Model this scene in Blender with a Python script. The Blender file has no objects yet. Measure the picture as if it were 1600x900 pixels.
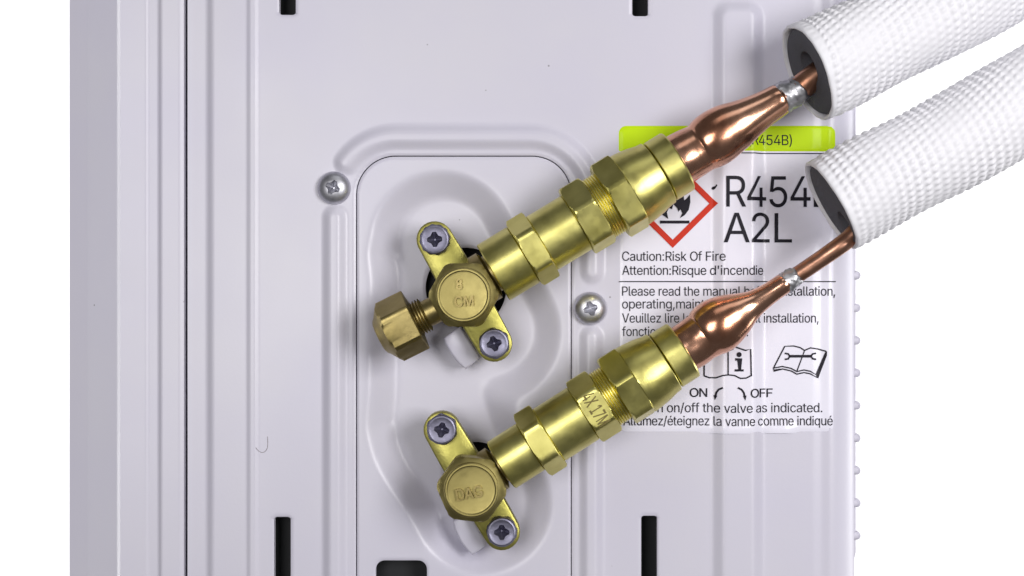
import bpy, bmesh, math, random
import numpy as np
from mathutils import Vector
from mathutils.geometry import tessellate_polygon, delaunay_2d_cdt

# ------------------------------------------------------------------ camera, world, lamps, exposure
S = 0.00022            # metres per unit; the cabinet end is about 27 cm wide
D = 2200.0             # camera distance in those units
scene = bpy.context.scene
C = scene.collection
cam_d = bpy.data.cameras.new('camera'); cam = bpy.data.objects.new('camera', cam_d); C.objects.link(cam)
cam_d.sensor_width = 36.0; cam_d.lens = 36.0 * D / 1600.0
cam_d.clip_start = 0.01; cam_d.clip_end = 50
cam.location = (0, -D * S, 0); cam.rotation_euler = (math.radians(90), 0, 0)
scene.camera = cam

world = bpy.data.worlds.new('World'); scene.world = world; world.use_nodes = True
bg = world.node_tree.nodes['Background']
bg.inputs['Color'].default_value = (0.96, 0.96, 1.0, 1); bg.inputs['Strength'].default_value = 0.10

def area_lamp(name, loc, target, sx, sy, power, col=(1, 1, 1)):
    d = bpy.data.lights.new(name, 'AREA'); d.shape = 'RECTANGLE'; d.size = sx; d.size_y = sy
    d.energy = power; d.color = col
    o = bpy.data.objects.new(name, d); C.objects.link(o); o.location = loc
    o.rotation_euler = (Vector(target) - Vector(loc)).to_track_quat('-Z', 'Y').to_euler()
    return o
area_lamp('softbox', (-0.27, -0.92, 0.06), (0, 0, 0), 0.34, 0.40, 3.3, (1.0, 0.985, 0.985))
area_lamp('softbox', (0.50, -0.78, 0.12), (0.04, 0, -0.07), 0.30, 0.42, 6.0, (1.0, 0.985, 0.985))
area_lamp('overhead_softbox', (0.15, -0.45, 0.80), (0, 0, 0), 0.7, 0.3, 0.7, (0.97, 0.98, 1.0))
area_lamp('backdrop_fill', (1.25, 0.38, 0.02), (0.62, 1.25, 0.0), 1.0, 1.0, 21)  # light added to burn the backdrop out to pure white
area_lamp('backdrop_fill', (-1.25, 0.38, 0.02), (-0.62, 1.25, 0.0), 1.0, 1.0, 21)  # second added light, whitens the left half of the backdrop

vs = scene.view_settings
vs.view_transform = 'Standard'; vs.look = 'None'; vs.exposure = 0.0; vs.gamma = 1.0; vs.use_curve_mapping = False

# ------------------------------------------------------------------ helpers
rnd = random.Random(7)
def W(p):
    """(x right, y down, height off the panel) in units -> metres"""
    return ((p[0] - 800) * S, -p[2] * S, (450 - p[1]) * S)
def Wn(a):
    a = np.asarray(a, float)
    return np.stack([(a[:, 0] - 800) * S, -a[:, 2] * S, (450 - a[:, 1]) * S], 1)
def Pt(px, py, h):
    """point at height h that is seen in front of panel point (px, py)"""
    k = (D - h) / D
    return np.array([800 + (px - 800) * k, 450 + (py - 450) * k, h])
def unit(v):
    v = np.asarray(v, float); return v / np.linalg.norm(v)

def link_mesh(name, verts, faces, mat, parent=None, sharp=30, smooth=True, recalc=True, solid=False):
    """verts in units; ONE mesh object; geometry is stored relative to the parent's base"""
    w = Wn(verts)
    if parent is not None:
        w = w - np.array(parent.location)
    me = bpy.data.meshes.new(name)
    me.from_pydata(w.tolist(), [], [tuple(int(i) for i in f) for f in faces])
    if recalc:
        bm = bmesh.new(); bm.from_mesh(me); bmesh.ops.recalc_face_normals(bm, faces=bm.faces); bm.to_mesh(me); bm.free()
    if smooth:
        me.polygons.foreach_set('use_smooth', [True] * len(me.polygons))
        if sharp is not None:
            me.set_sharp_from_angle(angle=math.radians(sharp))
    me.materials.append(mat)
    o = bpy.data.objects.new(name, me); C.objects.link(o)
    if parent is not None:
        o.parent = parent
    return o

def empty(name, p, label, cat, group=None):
    o = bpy.data.objects.new(name, None); C.objects.link(o)
    o.location = W(p); o.empty_display_size = 0.01
    o['label'] = label; o['category'] = cat
    if group: o['group'] = group
    return o

class Shell:
    """collects several closed shells for one mesh"""
    def __init__(s): s.v = []; s.f = []
    def add(s, v, f):
        b = len(s.v); s.v += [tuple(p) for p in v]; s.f += [tuple(i + b for i in q) for q in f]
    def build(s, name, mat, parent=None, **k): return link_mesh(name, s.v, s.f, mat, parent, **k)

def frame(d):
    """axis d; e1 leans to the camera, e2 lies across (down-right when d runs up-right)"""
    d = unit(d)
    e1 = np.array([0, 0, 1.0]); e1 = e1 - d * e1.dot(d)
    if np.linalg.norm(e1) < 1e-3:
        e1 = np.array([1.0, 0, 0])
    e1 = unit(e1)
    e2 = np.cross(e1, d)
    if e2[1] < 0 and abs(d[2]) < 0.9: e2 = -e2
    return d, e1, unit(e2)

def rings(O, d, rr, n=96, cap0=True, cap1=True):
    """surface through rings [(t, r or r-array)] along axis d from O"""
    d, e1, e2 = frame(d)
    th = np.arange(n) * 2 * math.pi / n
    V = []; F = []
    for t, r in rr:
        r = np.broadcast_to(np.asarray(r, float), (n,))
        V.append(O + d * t + np.outer(r * np.cos(th), e1) + np.outer(r * np.sin(th), e2))
    V = np.concatenate(V)
    m = len(rr)
    for k in range(m - 1):
        for i in range(n):
            j = (i + 1) % n
            F.append((k * n + i, k * n + j, (k + 1) * n + j, (k + 1) * n + i))
    if cap0: F.append(tuple(range(n))[::-1])
    if cap1: F.append(tuple((m - 1) * n + i for i in range(n)))
    return V, F

def hexr(R, off, n=96, rnd_=1.5):
    """hexagon radius over angle; off = angle (deg) of the middle of a face from the camera side"""
    th = np.arange(n) * 2 * math.pi / n - math.radians(off)
    a = (th + math.pi / 6) % (math.pi / 3) - math.pi / 6
    r = R * math.cos(math.pi / 6) / np.cos(a)
    return np.minimum(r, R - rnd_)          # the corners are broken a little

def hexrings(t0, t1, R, off, n=96, ch0=None, ch1=None, k=1.7, rnd_=1.5):
    """hexagon from t0 to t1 with conical chamfers that start at radius ch0 / ch1"""
    h = hexr(R, off, n, rnd_)
    out = []
    def lim(c, dist): return np.minimum(h, c + k * dist)
    L = t1 - t0
    if ch0 is not None:
        for q in (0, .02, .05, .1, .16, .23): out.append((t0 + q * L, lim(ch0, q * L)))
    else: out.append((t0, h - 1.2)); out.append((t0 + 1.2, h))
    if ch1 is not None:
        for q in (.23, .16, .1, .05, .02, 0): out.append((t1 - q * L, lim(ch1, q * L)))
    else: out.append((t1 - 1.2, h)); out.append((t1, h - 1.2))
    return out

def sweep(path, radii, n=40, cap0=True, cap1=True, bump=None):
    """tube through points; bump(s, theta) adds to the radius"""
    path = np.asarray(path, float); m = len(path)
    V = []; F = []
    th = np.arange(n) * 2 * math.pi / n
    s = 0
    for k in range(m):
        t = unit(path[min(k + 1, m - 1)] - path[max(k - 1, 0)])
        d, e1, e2 = frame(t)
        if k: s += np.linalg.norm(path[k] - path[k - 1])
        r = np.full(n, radii[k], float)
        if bump is not None: r = r + bump(s, th)
        V.append(path[k] + np.outer(r * np.cos(th), e1) + np.outer(r * np.sin(th), e2))
    V = np.concatenate(V)
    for k in range(m - 1):
        for i in range(n):
            j = (i + 1) % n
            F.append((k * n + i, k * n + j, (k + 1) * n + j, (k + 1) * n + i))
    if cap0: F.append(tuple(range(n))[::-1])
    if cap1: F.append(tuple((m - 1) * n + i for i in range(n)))
    return V, F

def spline(pts, step):
    """Catmull-Rom through pts (any number of columns), resampled about every step"""
    P = np.asarray(pts, float); P = np.vstack([2 * P[0] - P[1], P, 2 * P[-1] - P[-2]])
    out = []
    for i in range(1, len(P) - 2):
        L = np.linalg.norm(P[i + 1][:3] - P[i][:3]); m = max(2, int(round(L / step)))
        for q in range(m):
            t = q / m
            out.append(.5 * (2 * P[i] + (P[i + 1] - P[i - 1]) * t + (2 * P[i - 1] - 5 * P[i] + 4 * P[i + 1] - P[i + 2]) * t * t
                             + (-P[i - 1] + 3 * P[i] - 3 * P[i + 1] + P[i + 2]) * t ** 3))
    out.append(P[-2]); return np.array(out)

def prism(outline, h0, h1, bev=0.0):
    """extruded outline (x, y) from h0 up to h1 with a small bevel at the top"""
    o = np.asarray(outline, float); n = len(o); c = o.mean(0)
    lv = [(h0, 0), (h1 - bev, 0)] + ([(h1 - bev * .3, bev * .3), (h1, bev)] if bev else [(h1, 0)])
    V = []; F = []
    nx = np.roll(o, -1, 0) - np.roll(o, 1, 0); nrm = np.stack([nx[:, 1], -nx[:, 0]], 1)
    nrm /= np.linalg.norm(nrm, axis=1)[:, None] + 1e-9
    if ((o + nrm - c) ** 2).sum() < ((o - c) ** 2).sum(): nrm = -nrm
    for h, b in lv:
        for p, q in zip(o, nrm): V.append((p[0] - q[0] * b, p[1] - q[1] * b, h))
    m = len(lv)
    for k in range(m - 1):
        for i in range(n):
            j = (i + 1) % n; F.append((k * n + i, k * n + j, (k + 1) * n + j, (k + 1) * n + i))
    F.append(tuple(range(n))[::-1]); F.append(tuple((m - 1) * n + i for i in range(n)))
    return V, F

def box(x0, x1, y0, y1, h0, h1):
    return prism([(x0, y0), (x1, y0), (x1, y1), (x0, y1)], h0, h1)

# ------------------------------------------------------------------ materials
def mat(name, col, rough=.5, metal=0., spec=.5, coat=0., coat_r=.1):
    m = bpy.data.materials.new(name); m.use_nodes = True
    b = m.node_tree.nodes['Principled BSDF']
    b.inputs['Base Color'].default_value = (*col, 1); b.inputs['Roughness'].default_value = rough
    b.inputs['Metallic'].default_value = metal; b.inputs['Specular IOR Level'].default_value = spec
    b.inputs['Coat Weight'].default_value = coat; b.inputs['Coat Roughness'].default_value = coat_r
    return m, m.node_tree, b
def node(nt, typ, **kw):
    n = nt.nodes.new(typ)
    for k, v in kw.items(): setattr(n, k, v)
    return n
def noise(nt, scale, detail=3, rough=.55, vec=None):
    n = node(nt, 'ShaderNodeTexNoise'); n.inputs['Scale'].default_value = scale
    n.inputs['Detail'].default_value = detail; n.inputs['Roughness'].default_value = rough
    if vec is not None: nt.links.new(vec, n.inputs['Vector'])
    return n
def ramp(nt, src, stops):
    r = node(nt, 'ShaderNodeValToRGB'); el = r.color_ramp.elements
    while len(el) < len(stops): el.new(.5)
    for e, (p, c) in zip(el, stops):
        e.position = p; e.color = (*c, 1) if not isinstance(c, (int, float)) else (c, c, c, 1)
    nt.links.new(src, r.inputs['Fac']); return r
def bumpn(nt, b, src, strength, dist, prev=None):
    n = node(nt, 'ShaderNodeBump'); n.inputs['Strength'].default_value = strength; n.inputs['Distance'].default_value = dist
    nt.links.new(src, n.inputs['Height'])
    if prev is not None: nt.links.new(prev.outputs['Normal'], n.inputs['Normal'])
    nt.links.new(n.outputs['Normal'], b.inputs['Normal']); return n
def objvec(nt, scale=(1, 1, 1), rot=(0, 0, 0)):
    t = node(nt, 'ShaderNodeTexCoord'); mp = node(nt, 'ShaderNodeMapping')
    mp.inputs['Scale'].default_value = scale; mp.inputs['Rotation'].default_value = rot
    nt.links.new(t.outputs['Object'], mp.inputs['Vector']); return mp.outputs['Vector']

def make_paint():
    m, nt, b = mat('grey_paint', (.60, .59, .65), .34, 0, .5)
    v = objvec(nt)
    n = noise(nt, 22, 3, .5, v)                                  # faint cloudiness of the coating
    r = ramp(nt, n.outputs['Fac'], [(.3, (.585, .567, .664)), (.7, (.612, .596, .664))])
    vo = node(nt, 'ShaderNodeTexVoronoi'); vo.inputs['Scale'].default_value = 95; nt.links.new(v, vo.inputs['Vector'])
    sp = ramp(nt, vo.outputs['Distance'], [(.0, 1.), (.024, 1.), (.04, 0.)])
    hs = node(nt, 'ShaderNodeSeparateColor'); nt.links.new(vo.outputs['Color'], hs.inputs['Color'])
    sel = ramp(nt, hs.outputs['Red'], [(.0, 0.), (.72, 0.), (.73, 1.)])
    mu = node(nt, 'ShaderNodeMath', operation='MULTIPLY'); nt.links.new(sp.outputs['Color'], mu.inputs[0]); nt.links.new(sel.outputs['Color'], mu.inputs[1])
    mu2 = node(nt, 'ShaderNodeMath', operation='MULTIPLY'); nt.links.new(mu.outputs[0], mu2.inputs[0]); mu2.inputs[1].default_value = .62
    mx = node(nt, 'ShaderNodeMix', data_type='RGBA'); nt.links.new(mu2.outputs[0], mx.inputs['Factor'])
    nt.links.new(r.outputs['Color'], mx.inputs['A']); mx.inputs['B'].default_value = (.10, .09, .09, 1)
    nt.links.new(mx.outputs['Result'], b.inputs['Base Color'])
    n2 = noise(nt, 9, 4, .6, v); rr = ramp(nt, n2.outputs['Fac'], [(.3, .30), (.7, .40)]); nt.links.new(rr.outputs['Color'], b.inputs['Roughness'])
    n3 = noise(nt, 900, 2, .5, v); bumpn(nt, b, n3.outputs['Fac'], .05, .0003)   # orange peel
    return m

def make_metal(name, dark, light, rough, stretch_dir=None, scratch=.12, sc=260, bscale=.0003, blot=60):
    m, nt, b = mat(name, light, rough, 1.0)
    v = objvec(nt)
    n = noise(nt, blot, 4, .6, v)
    r = ramp(nt, n.outputs['Fac'], [(.32, dark), (.62, light)])
    nt.links.new(r.outputs['Color'], b.inputs['Base Color'])
    n2 = noise(nt, blot * 3, 4, .65, v)
    rr = ramp(nt, n2.outputs['Fac'], [(.3, rough * .85), (.75, rough * 1.25)]); nt.links.new(rr.outputs['Color'], b.inputs['Roughness'])
    if stretch_dir is not None:
        # turning marks: noise that only changes along the axis of the fitting (axis lies in the X-Z plane)
        a = stretch_dir
        v1_ = objvec(nt, (1, 1, 1), (0, a, 0))
        mp = node(nt, 'ShaderNodeMapping'); mp.inputs['Scale'].default_value = (1, .025, .025); nt.links.new(v1_, mp.inputs['Vector']); v2 = mp.outputs['Vector']
        n3 = noise(nt, sc * 16, 2, .5, v2)
        bp = bumpn(nt, b, n3.outputs['Fac'], scratch, bscale)
        n4 = noise(nt, sc * .22, 2, .5, v); bumpn(nt, b, n4.outputs['Fac'], scratch * .5, bscale * 1.6, bp)
    else:
        n3 = noise(nt, sc, 3, .6, v); bumpn(nt, b, n3.outputs['Fac'], scratch, bscale)
    return m

AX = math.radians(31.5)
PAINT = make_paint()
BRASS = make_metal('brass', (.52, .47, .13), (.70, .645, .22), .33, AX, .075)
BRASS_FLAT = make_metal('brass_milled', (.36, .31, .09), (.52, .46, .16), .34, None, .15, 700)
BRASS_THREAD = make_metal('brass_thread', (.70, .63, .19), (.78, .71, .25), .30, None, .015, 500)
BRASS_DULL = make_metal('brass_cast', (.24, .19, .07), (.36, .29, .12), .40, None, .20, 420)
BRASS_TOP = make_metal('brass_forged', (.30, .25, .09), (.39, .33, .125), .44, None, .12, 420)
FLANGE = make_metal('brass_plated', (.28, .26, .065), (.38, .35, .10), .42, None, .22, 520)
COPPER = make_metal('copper', (.54, .245, .145), (.84, .48, .325), .21, AX, .035, 160)
COPPER_OLD = make_metal('copper_tarnished', (.42, .20, .12), (.70, .40, .28), .32, None, .12, 260)
SOLDER = make_metal('solder', (.40, .40, .42), (.62, .62, .64), .40, None, .16, 190, .0012)
ZINC = make_metal('zinc_plated', (.17, .165, .225), (.25, .245, .315), .46, None, .25, 600)
STEEL = make_metal('steel_screw', (.52, .52, .56), (.62, .62, .66), .40, None, .10, 500)
BLACK = mat('interior_shade', (.006, .007, .009), .7)[0]  # near-black colour stands in for the shade inside the cabinet
FOAM, _nt, _b = mat('foam', (.085, .085, .098), .85)
_n = noise(_nt, 1100, 3, .6, objvec(_nt)); bumpn(_nt, _b, _n.outputs['Fac'], .5, .0006)
JACKET, _nt, _b = mat('white_film', (.80, .795, .83), .55, 0, .35)
_b.inputs['Subsurface Weight'].default_value = .15; _b.inputs['Subsurface Radius'].default_value = (.002, .002, .002)
_b.inputs['Subsurface Scale'].default_value = .5
_n = noise(_nt, 420, 3, .55, objvec(_nt)); bumpn(_nt, _b, _n.outputs['Fac'], .18, .0006)
def sticker(name, c, sp=.4, coat=.35):
    m, nt, b = mat(name, c, .45, 0, sp, coat, .14)
    n = noise(nt, 55, 3, .5, objvec(nt, (2.4, 1, .6))); bumpn(nt, b, n.outputs['Fac'], .16, .0008); return m
STICKER = sticker('sticker_film', (.79, .775, .875))
LIME = sticker('lime_print', (.52, .74, .001), .15, .1)
RED = sticker('red_print', (.58, .035, .014), .15, .08)
INK = sticker('black_ink', (.016, .014, .022), .12, .06)

# ------------------------------------------------------------------ backdrop (flat sheet added to give a blank white ground)
bm_, nt_, bb_ = mat('white_backdrop', (.9, .9, .9), .9)
n_ = noise(nt_, 5, 3, .5, objvec(nt_)); r_ = ramp(nt_, n_.outputs['Fac'], [(.3, .90), (.7, .92)]); nt_.links.new(r_.outputs['Color'], bb_.inputs['Base Color'])
yb = -1.25 / S
V = [(-8200, 450 + 7000, yb), (9800, 450 + 7000, yb), (9800, 450 - 7000, yb), (-8200, 450 - 7000, yb)]
bd = link_mesh('backdrop', V, [(0, 1, 2, 3)], bm_, None, smooth=False)
bd['kind'] = 'structure'

# ------------------------------------------------------------------ the pressed steel relief, as height functions
def ss(a, b, x):
    t = np.clip((x - a) / (b - a), 0, 1); return t * t * (3 - 2 * t)
def slope(d, w):
    """straight pressed flank of width w with small fillets"""
    k = .07; t = d / w
    sp = lambda u: k * np.logaddexp(0, u / k)
    return np.clip(sp(t) - sp(t - 1), 0, 1)
def seg_d(x, y, p, q):
    p = np.array(p, float); q = np.array(q, float); d = q - p; L = d.dot(d)
    t = np.clip(((x - p[0]) * d[0] + (y - p[1]) * d[1]) / L, 0, 1)
    return np.hypot(x - p[0] - t * d[0], y - p[1] - t * d[1])
def poly_d(x, y, pts):
    r = np.full(np.shape(x), 1e9)
    for p, q in zip(pts[:-1], pts[1:]): r = np.minimum(r, seg_d(x, y, p, q))
    return r
def rrect(x, y, x0, x1, y0, y1, r):
    cx, cy, hx, hy = (x0 + x1) / 2, (y0 + y1) / 2, (x1 - x0) / 2 - r, (y1 - y0) / 2 - r
    qx = np.abs(x - cx) - hx; qy = np.abs(y - cy) - hy
    return np.hypot(np.maximum(qx, 0), np.maximum(qy, 0)) + np.minimum(np.maximum(qx, qy), 0) - r
def smin(a, b, k):
    h = np.clip(.5 + .5 * (b - a) / k, 0, 1); return b * (1 - h) + a * h - k * h * (1 - h)
def arc(cx, cy, r, a0, a1, n=12):
    return [(cx + r * math.cos(math.radians(a0 + (a1 - a0) * i / n)), cy + r * math.sin(math.radians(a0 + (a1 - a0) * i / n))) for i in range(n + 1)]

Y0, Y1 = -140, 1060
BEAD_TOP = arc(620, 312, 98, 216, 270) + arc(828, 312, 98, 270, 360) + [(925, 425)]
BEAD_L = [(523, 340), (523, 1200)]
BEAD_R = [(924, 527), (924, 1200)]
def wob(x, y):                                           # sheet metal is never quite flat
    return (.7 * np.sin(x / 160 + 1.3 * np.sin(y / 240)) * np.cos(y / 210 + .6) + .35 * np.sin(x / 61 + y / 97) * np.sin(y / 133 + 1))
def rib(x, y):
    d = -rrect(x, y, 1113, 1192, 2, 2600, 26)
    return 10.5 * slope(d, 16.0)
def h_panel(x, y):
    h = -7.0 * (1 - ss(320, 334, x))
    h = h + 3.5 * (ss(386, 391, x) - ss(399, 404, x))
    for pts, w in ((BEAD_TOP, 19), (BEAD_L, 19), (BEAD_R, 19)):
        h = h + 9.0 * slope(w - poly_d(x, y, pts), 12.5)
    h = h + rib(x, y)
    h = h - 26 * np.clip((x - 1294) / 46, 0, 1) ** 2
    h = h - 3.0 * (1 - ss(0, 14, np.abs(x - 1284))) * 0.5
    return h + wob(x, y)
def recess_sdf(x, y):
    a = seg_d(x, y, (692, 381), (764, 518)) - 112
    b = seg_d(x, y, (691, 668), (753, 788)) - 109
    c = rrect(x, y, 580, 720, 372, 690, 30)
    return smin(smin(smin(a, b, 30), c, 20), seg_d(x, y, (700, 500), (686, 690)) - 90, 46)
def h_plate(x, y):
    d = recess_sdf(x, y)
    h = -29.0 * slope(-d, 39.0)
    return h - 1.0 + .6 * wob(x, y)
PLATE = lambda x, y: rrect(x, y, 556, 893.5, 243, 1500, 62)

def relief(name, xs, ys, hf, material, parent, holes=(), keep=None, depth=8, lip=3.5):
    X, Y = np.meshgrid(xs, ys); nx, ny = len(xs), len(ys)
    def sd(x, y):
        r = np.full(np.shape(x), 1e6)
        for f in holes: r = np.minimum(r, f(x, y))
        if keep is not None: r = np.minimum(r, -keep(x, y))
        return r
    x = X.ravel().copy(); y = Y.ravel().copy()
    ii = np.arange(nx * ny).reshape(ny, nx)
    q = np.stack([ii[:-1, :-1], ii[:-1, 1:], ii[1:, 1:], ii[1:, :-1]], -1).reshape(-1, 4)
    cx = x[q].mean(1); cy = y[q].mean(1)
    q = q[sd(cx, cy) > 0]
    used = np.zeros(nx * ny, bool); used[q.ravel()] = True
    cell = 3.0
    e4 = np.sort(np.concatenate([q[:, [0, 1]], q[:, [1, 2]], q[:, [2, 3]], q[:, [3, 0]]]), 1)
    ku, kc = np.unique(e4[:, 0] * (nx * ny) + e4[:, 1], return_counts=True); ku = ku[kc == 1]
    mv = np.zeros(nx * ny, bool); mv[ku // (nx * ny)] = True; mv[ku % (nx * ny)] = True
    mv &= np.abs(sd(x, y)) < 2.2 * cell                          # the cut edges lie exactly on the outline
    for _ in range(5):
        s = sd(x, y)
        e = .3
        gx = (sd(x + e, y) - sd(x - e, y)) / (2 * e); gy = (sd(x, y + e) - sd(x, y - e)) / (2 * e)
        g = np.maximum(gx * gx + gy * gy, .25)
        x[mv] -= (s * gx / g)[mv]; y[mv] -= (s * gy / g)[mv]
    h = hf(x, y)
    s = np.maximum(sd(x, y), 0)
    h = h - 1.8 * np.clip(1 - s / lip, 0, 1) ** 2                # rolled edge at every cut
    idx = -np.ones(nx * ny, int); u = np.where(used)[0]; idx[u] = np.arange(len(u))
    v = np.stack([x[u], y[u], h[u]], 1); q = idx[q]
    # turn the boundary back as a wall
    e = np.concatenate([q[:, [0, 1]], q[:, [1, 2]], q[:, [2, 3]], q[:, [3, 0]]])
    key = np.sort(e, 1); k = key[:, 0] * len(v) + key[:, 1]
    uq, first, cnt = np.unique(k, return_index=True, return_counts=True)
    be = e[first[cnt == 1]]
    bv = np.unique(be); mp = -np.ones(len(v), int); mp[bv] = len(v) + np.arange(len(bv))
    wv = v[bv].copy(); wv[:, 2] -= depth
    wall = np.stack([be[:, 1], be[:, 0], mp[be[:, 0]], mp[be[:, 1]]], 1)
    v = np.vstack([v, wv]); faces = np.vstack([q, wall])
    w = Wn(v) - np.array(parent.location)
    me = bpy.data.meshes.new(name); me.from_pydata(w.tolist(), [], faces.tolist())
    me.polygons.foreach_set('use_smooth', [True] * len(me.polygons)); me.set_sharp_from_angle(angle=math.radians(50))
    me.materials.append(material)
    o = bpy.data.objects.new(name, me); C.objects.link(o); o.parent = parent
    return o
def steps(a, b, st, extra=()):
    g = np.arange(a, b + st * .5, st); g[-1] = b
    for e in extra: g = g[np.abs(g - e) > st * .55]
    return np.unique(np.concatenate([g, np.array(list(extra) + [a, b], float)]))

# ------------------------------------------------------------------ the cabinet
unit_o = empty('outdoor_unit', (720, 1060, -100), 'pale grey painted steel end of an outdoor unit, with pressed ribs and black slots', 'outdoor unit')
SLOTS = [(436, 462, -90, 23), (988, 1013, -90, 25), (428, 454, 808, 930), (1002, 1027, 806, 930)]
holes = [(lambda x, y, s=s: rrect(x, y, *s, 4.5)) for s in SLOTS] + [PLATE]
ex = [a for s in SLOTS for a in (s[0], s[0] + 1.3, s[0] + 4.5, s[1] - 4.5, s[1] - 1.3, s[1])] + [556, 893.5, 1113, 1192]
ey = [a for s in SLOTS for a in ([s[3], s[3] - 1.3, s[3] - 4.5] if s[2] < 0 else [s[2], s[2] + 1.3, s[2] + 4.5])] + [243]
relief('side_panel', steps(291.5, 1341, 3, ex), steps(Y0, Y1, 3, ey), h_panel, PAINT, unit_o, holes, depth=14)

def h_corner2(x, y):
    h = np.interp(x, [83, 93, 125, 182, 189, 228, 233, 247, 253, 280, 287], [-54, -50, -38, -4, 3.6, 1.4, -1.0, -1.2, 3.2, 1.4, -1.4])
    return h + .4 * wob(x * .3, y)
relief('corner_panel', steps(93, 287, 2.4, (125, 182, 189, 228, 233, 247, 253)), steps(Y0, Y1, 8), h_corner2, PAINT, unit_o, depth=18)

plate_holes = [lambda x, y: np.hypot(x - 727, y - 450) - 64, lambda x, y: np.hypot(x - 744, y - 746) - 52,
               lambda x, y: rrect(x, y, 587, 667, 876, 990, 14)]
relief('valve_plate', steps(557, 892.5, 2.8, (587, 667)), steps(243, Y1, 2.8, (876,)), h_plate, PAINT, unit_o, plate_holes,
       keep=lambda x, y: rrect(x, y, 557.6, 892, 244.6, 1500, 60.5), depth=10)

# shell behind the panels, open to the front, and a black block standing in for shade in the gaps and slots
sh = Shell()
sh.add(*box(95, 103, Y0, Y1, -1500, -56)); sh.add(*box(1330, 1338, Y0, Y1, -1500, -40))
sh.add(*box(103, 1330, Y0, Y0 + 8, -1500, -30)); sh.add(*box(103, 1330, Y1 - 8, Y1, -1500, -30)); sh.add(*box(103, 1330, Y0 + 8, Y1 - 8, -1500, -1490))
sh.build('cabinet_shell', PAINT, unit_o, smooth=False)
ln = Shell(); ln.add(*box(140, 1318, Y0 + 10, Y1 - 10, -1480, -62)); ln.build('shade_backing', BLACK, unit_o, smooth=False)
for i, s in enumerate(SLOTS + [(587, 667, 876, 990)]):          # black sheet behind each opening, painted as the shade of its depth
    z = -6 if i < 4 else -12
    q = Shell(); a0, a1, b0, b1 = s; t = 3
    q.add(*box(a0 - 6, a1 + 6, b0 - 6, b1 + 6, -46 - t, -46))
    q.build('slot_shade', BLACK, unit_o, smooth=False)
# wire guard on the back corner: horizontal wires wrap round the edge
for i in range(9):
    y = 430 + i * 51.6
    a = np.array([[1332.0, y - 1, -44], [1340, y, -34], [1345.5, y, -41], [1347.5, y, -70], [1347.5, y, -400]])
    pth = spline(a, 8)
    v, f = sweep(pth, [6.8] * len(pth), 14); link_mesh('guard_wire', v, f, PAINT, unit_o)
v, f = rings(np.array([1341.0, -140, -40]), (0, 1, 0), [(0, 6), (1010, 6), (1018, 4), (1022, 1)], 20)
link_mesh('guard_post', v, f, PAINT, unit_o)
# short tabs bent up out of the plate beside the valve flanges
for pts in ([(697, 527), (699, 537), (709, 553), (719, 566), (731, 576), (752, 560), (722, 510)], [(711, 811), (714, 826), (723, 844), (732, 856), (742, 865), (763, 850), (738, 800)]):
    link_mesh('tab', *prism([(x - 3, y) for x, y in pts], -28, 15, 4), PAINT, unit_o, sharp=60)

def cross_cut(head_vf, O, R, rot, material, name, parent, depth):
    """screw head with a Phillips recess cut into it"""
    v, f = head_vf
    me = bpy.data.meshes.new('tmp'); me.from_pydata(Wn(v).tolist(), [], f)
    bm = bmesh.new(); bm.from_mesh(me); bmesh.ops.recalc_face_normals(bm, faces=bm.faces); bm.to_mesh(me); bm.free()
    ob = bpy.data.objects.new('tmp', me); C.objects.link(ob)
    L, w = .47 * R, .14 * R
    out = [(L, -w * .8), (L, w * .8), (w * 1.7, w * 1.7), (w * .8, L), (-w * .8, L), (-w * 1.7, w * 1.7), (-L, w * .8), (-L, -w * .8),
           (-w * 1.7, -w * 1.7), (-w * .8, -L), (w * .8, -L), (w * 1.7, -w * 1.7)]
    ca, sa = math.cos(math.radians(rot)), math.sin(math.radians(rot))
    top = O[2] + 200
    def lev(k, h): return [(O[0] + (x * ca - y * sa) * k, O[1] + (x * sa + y * ca) * k, h) for x, y in out]
    cv = lev(.12, O[2] - depth) + lev(1.0, O[2]) + lev(1.0, top); n = 12
    cf = [tuple(range(n))[::-1], tuple(2 * n + i for i in range(n))]
    for k in range(2):
        for i in range(n):
            j = (i + 1) % n; cf.append((k * n + i, k * n + j, (k + 1) * n + j, (k + 1) * n + i))
    mc = bpy.data.meshes.new('tmpc'); mc.from_pydata(Wn(cv).tolist(), [], cf)
    bm = bmesh.new(); bm.from_mesh(mc); bmesh.ops.recalc_face_normals(bm, faces=bm.faces); bm.to_mesh(mc); bm.free()
    oc = bpy.data.objects.new('tmpc', mc); C.objects.link(oc)
    md = ob.modifiers.new('b', 'BOOLEAN'); md.operation = 'DIFFERENCE'; md.object = oc; md.solver = 'EXACT'
    dg = bpy.context.evaluated_depsgraph_get(); dg.update()
    res = bpy.data.meshes.new_from_object(ob.evaluated_get(dg))
    co = np.empty(len(res.vertices) * 3); res.vertices.foreach_get('co', co)
    co = co.reshape(-1, 3) - np.array(parent.location); res.vertices.foreach_set('co', co.ravel())
    res.materials.clear(); res.materials.append(material)
    res.polygons.foreach_set('use_smooth', [True] * len(res.polygons)); res.set_sharp_from_angle(angle=math.radians(32)); res.update()
    bpy.data.objects.remove(ob); bpy.data.objects.remove(oc)
    res.name = name
    o = bpy.data.objects.new(name, res); C.objects.link(o); o.parent = parent
    return o

def dome(O, R, H, base=3):
    rr = [(0, R), (base, R)] + [(base + H * math.sin(a), R * math.cos(a) ** .85) for a in np.linspace(.08, 1.45, 14)]
    return rings(O, (0, 0, 1), rr, 56)
for px, py, rot in ((522, 294, 25), (922, 482, -18)):
    O = np.array([px, py, 0.0]); v, f = dome(O, 26, 17, 2)
    cross_cut((v, f), np.array([px, py, 12.0]), 24, rot, STEEL, 'screw', unit_o, 11)

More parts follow.
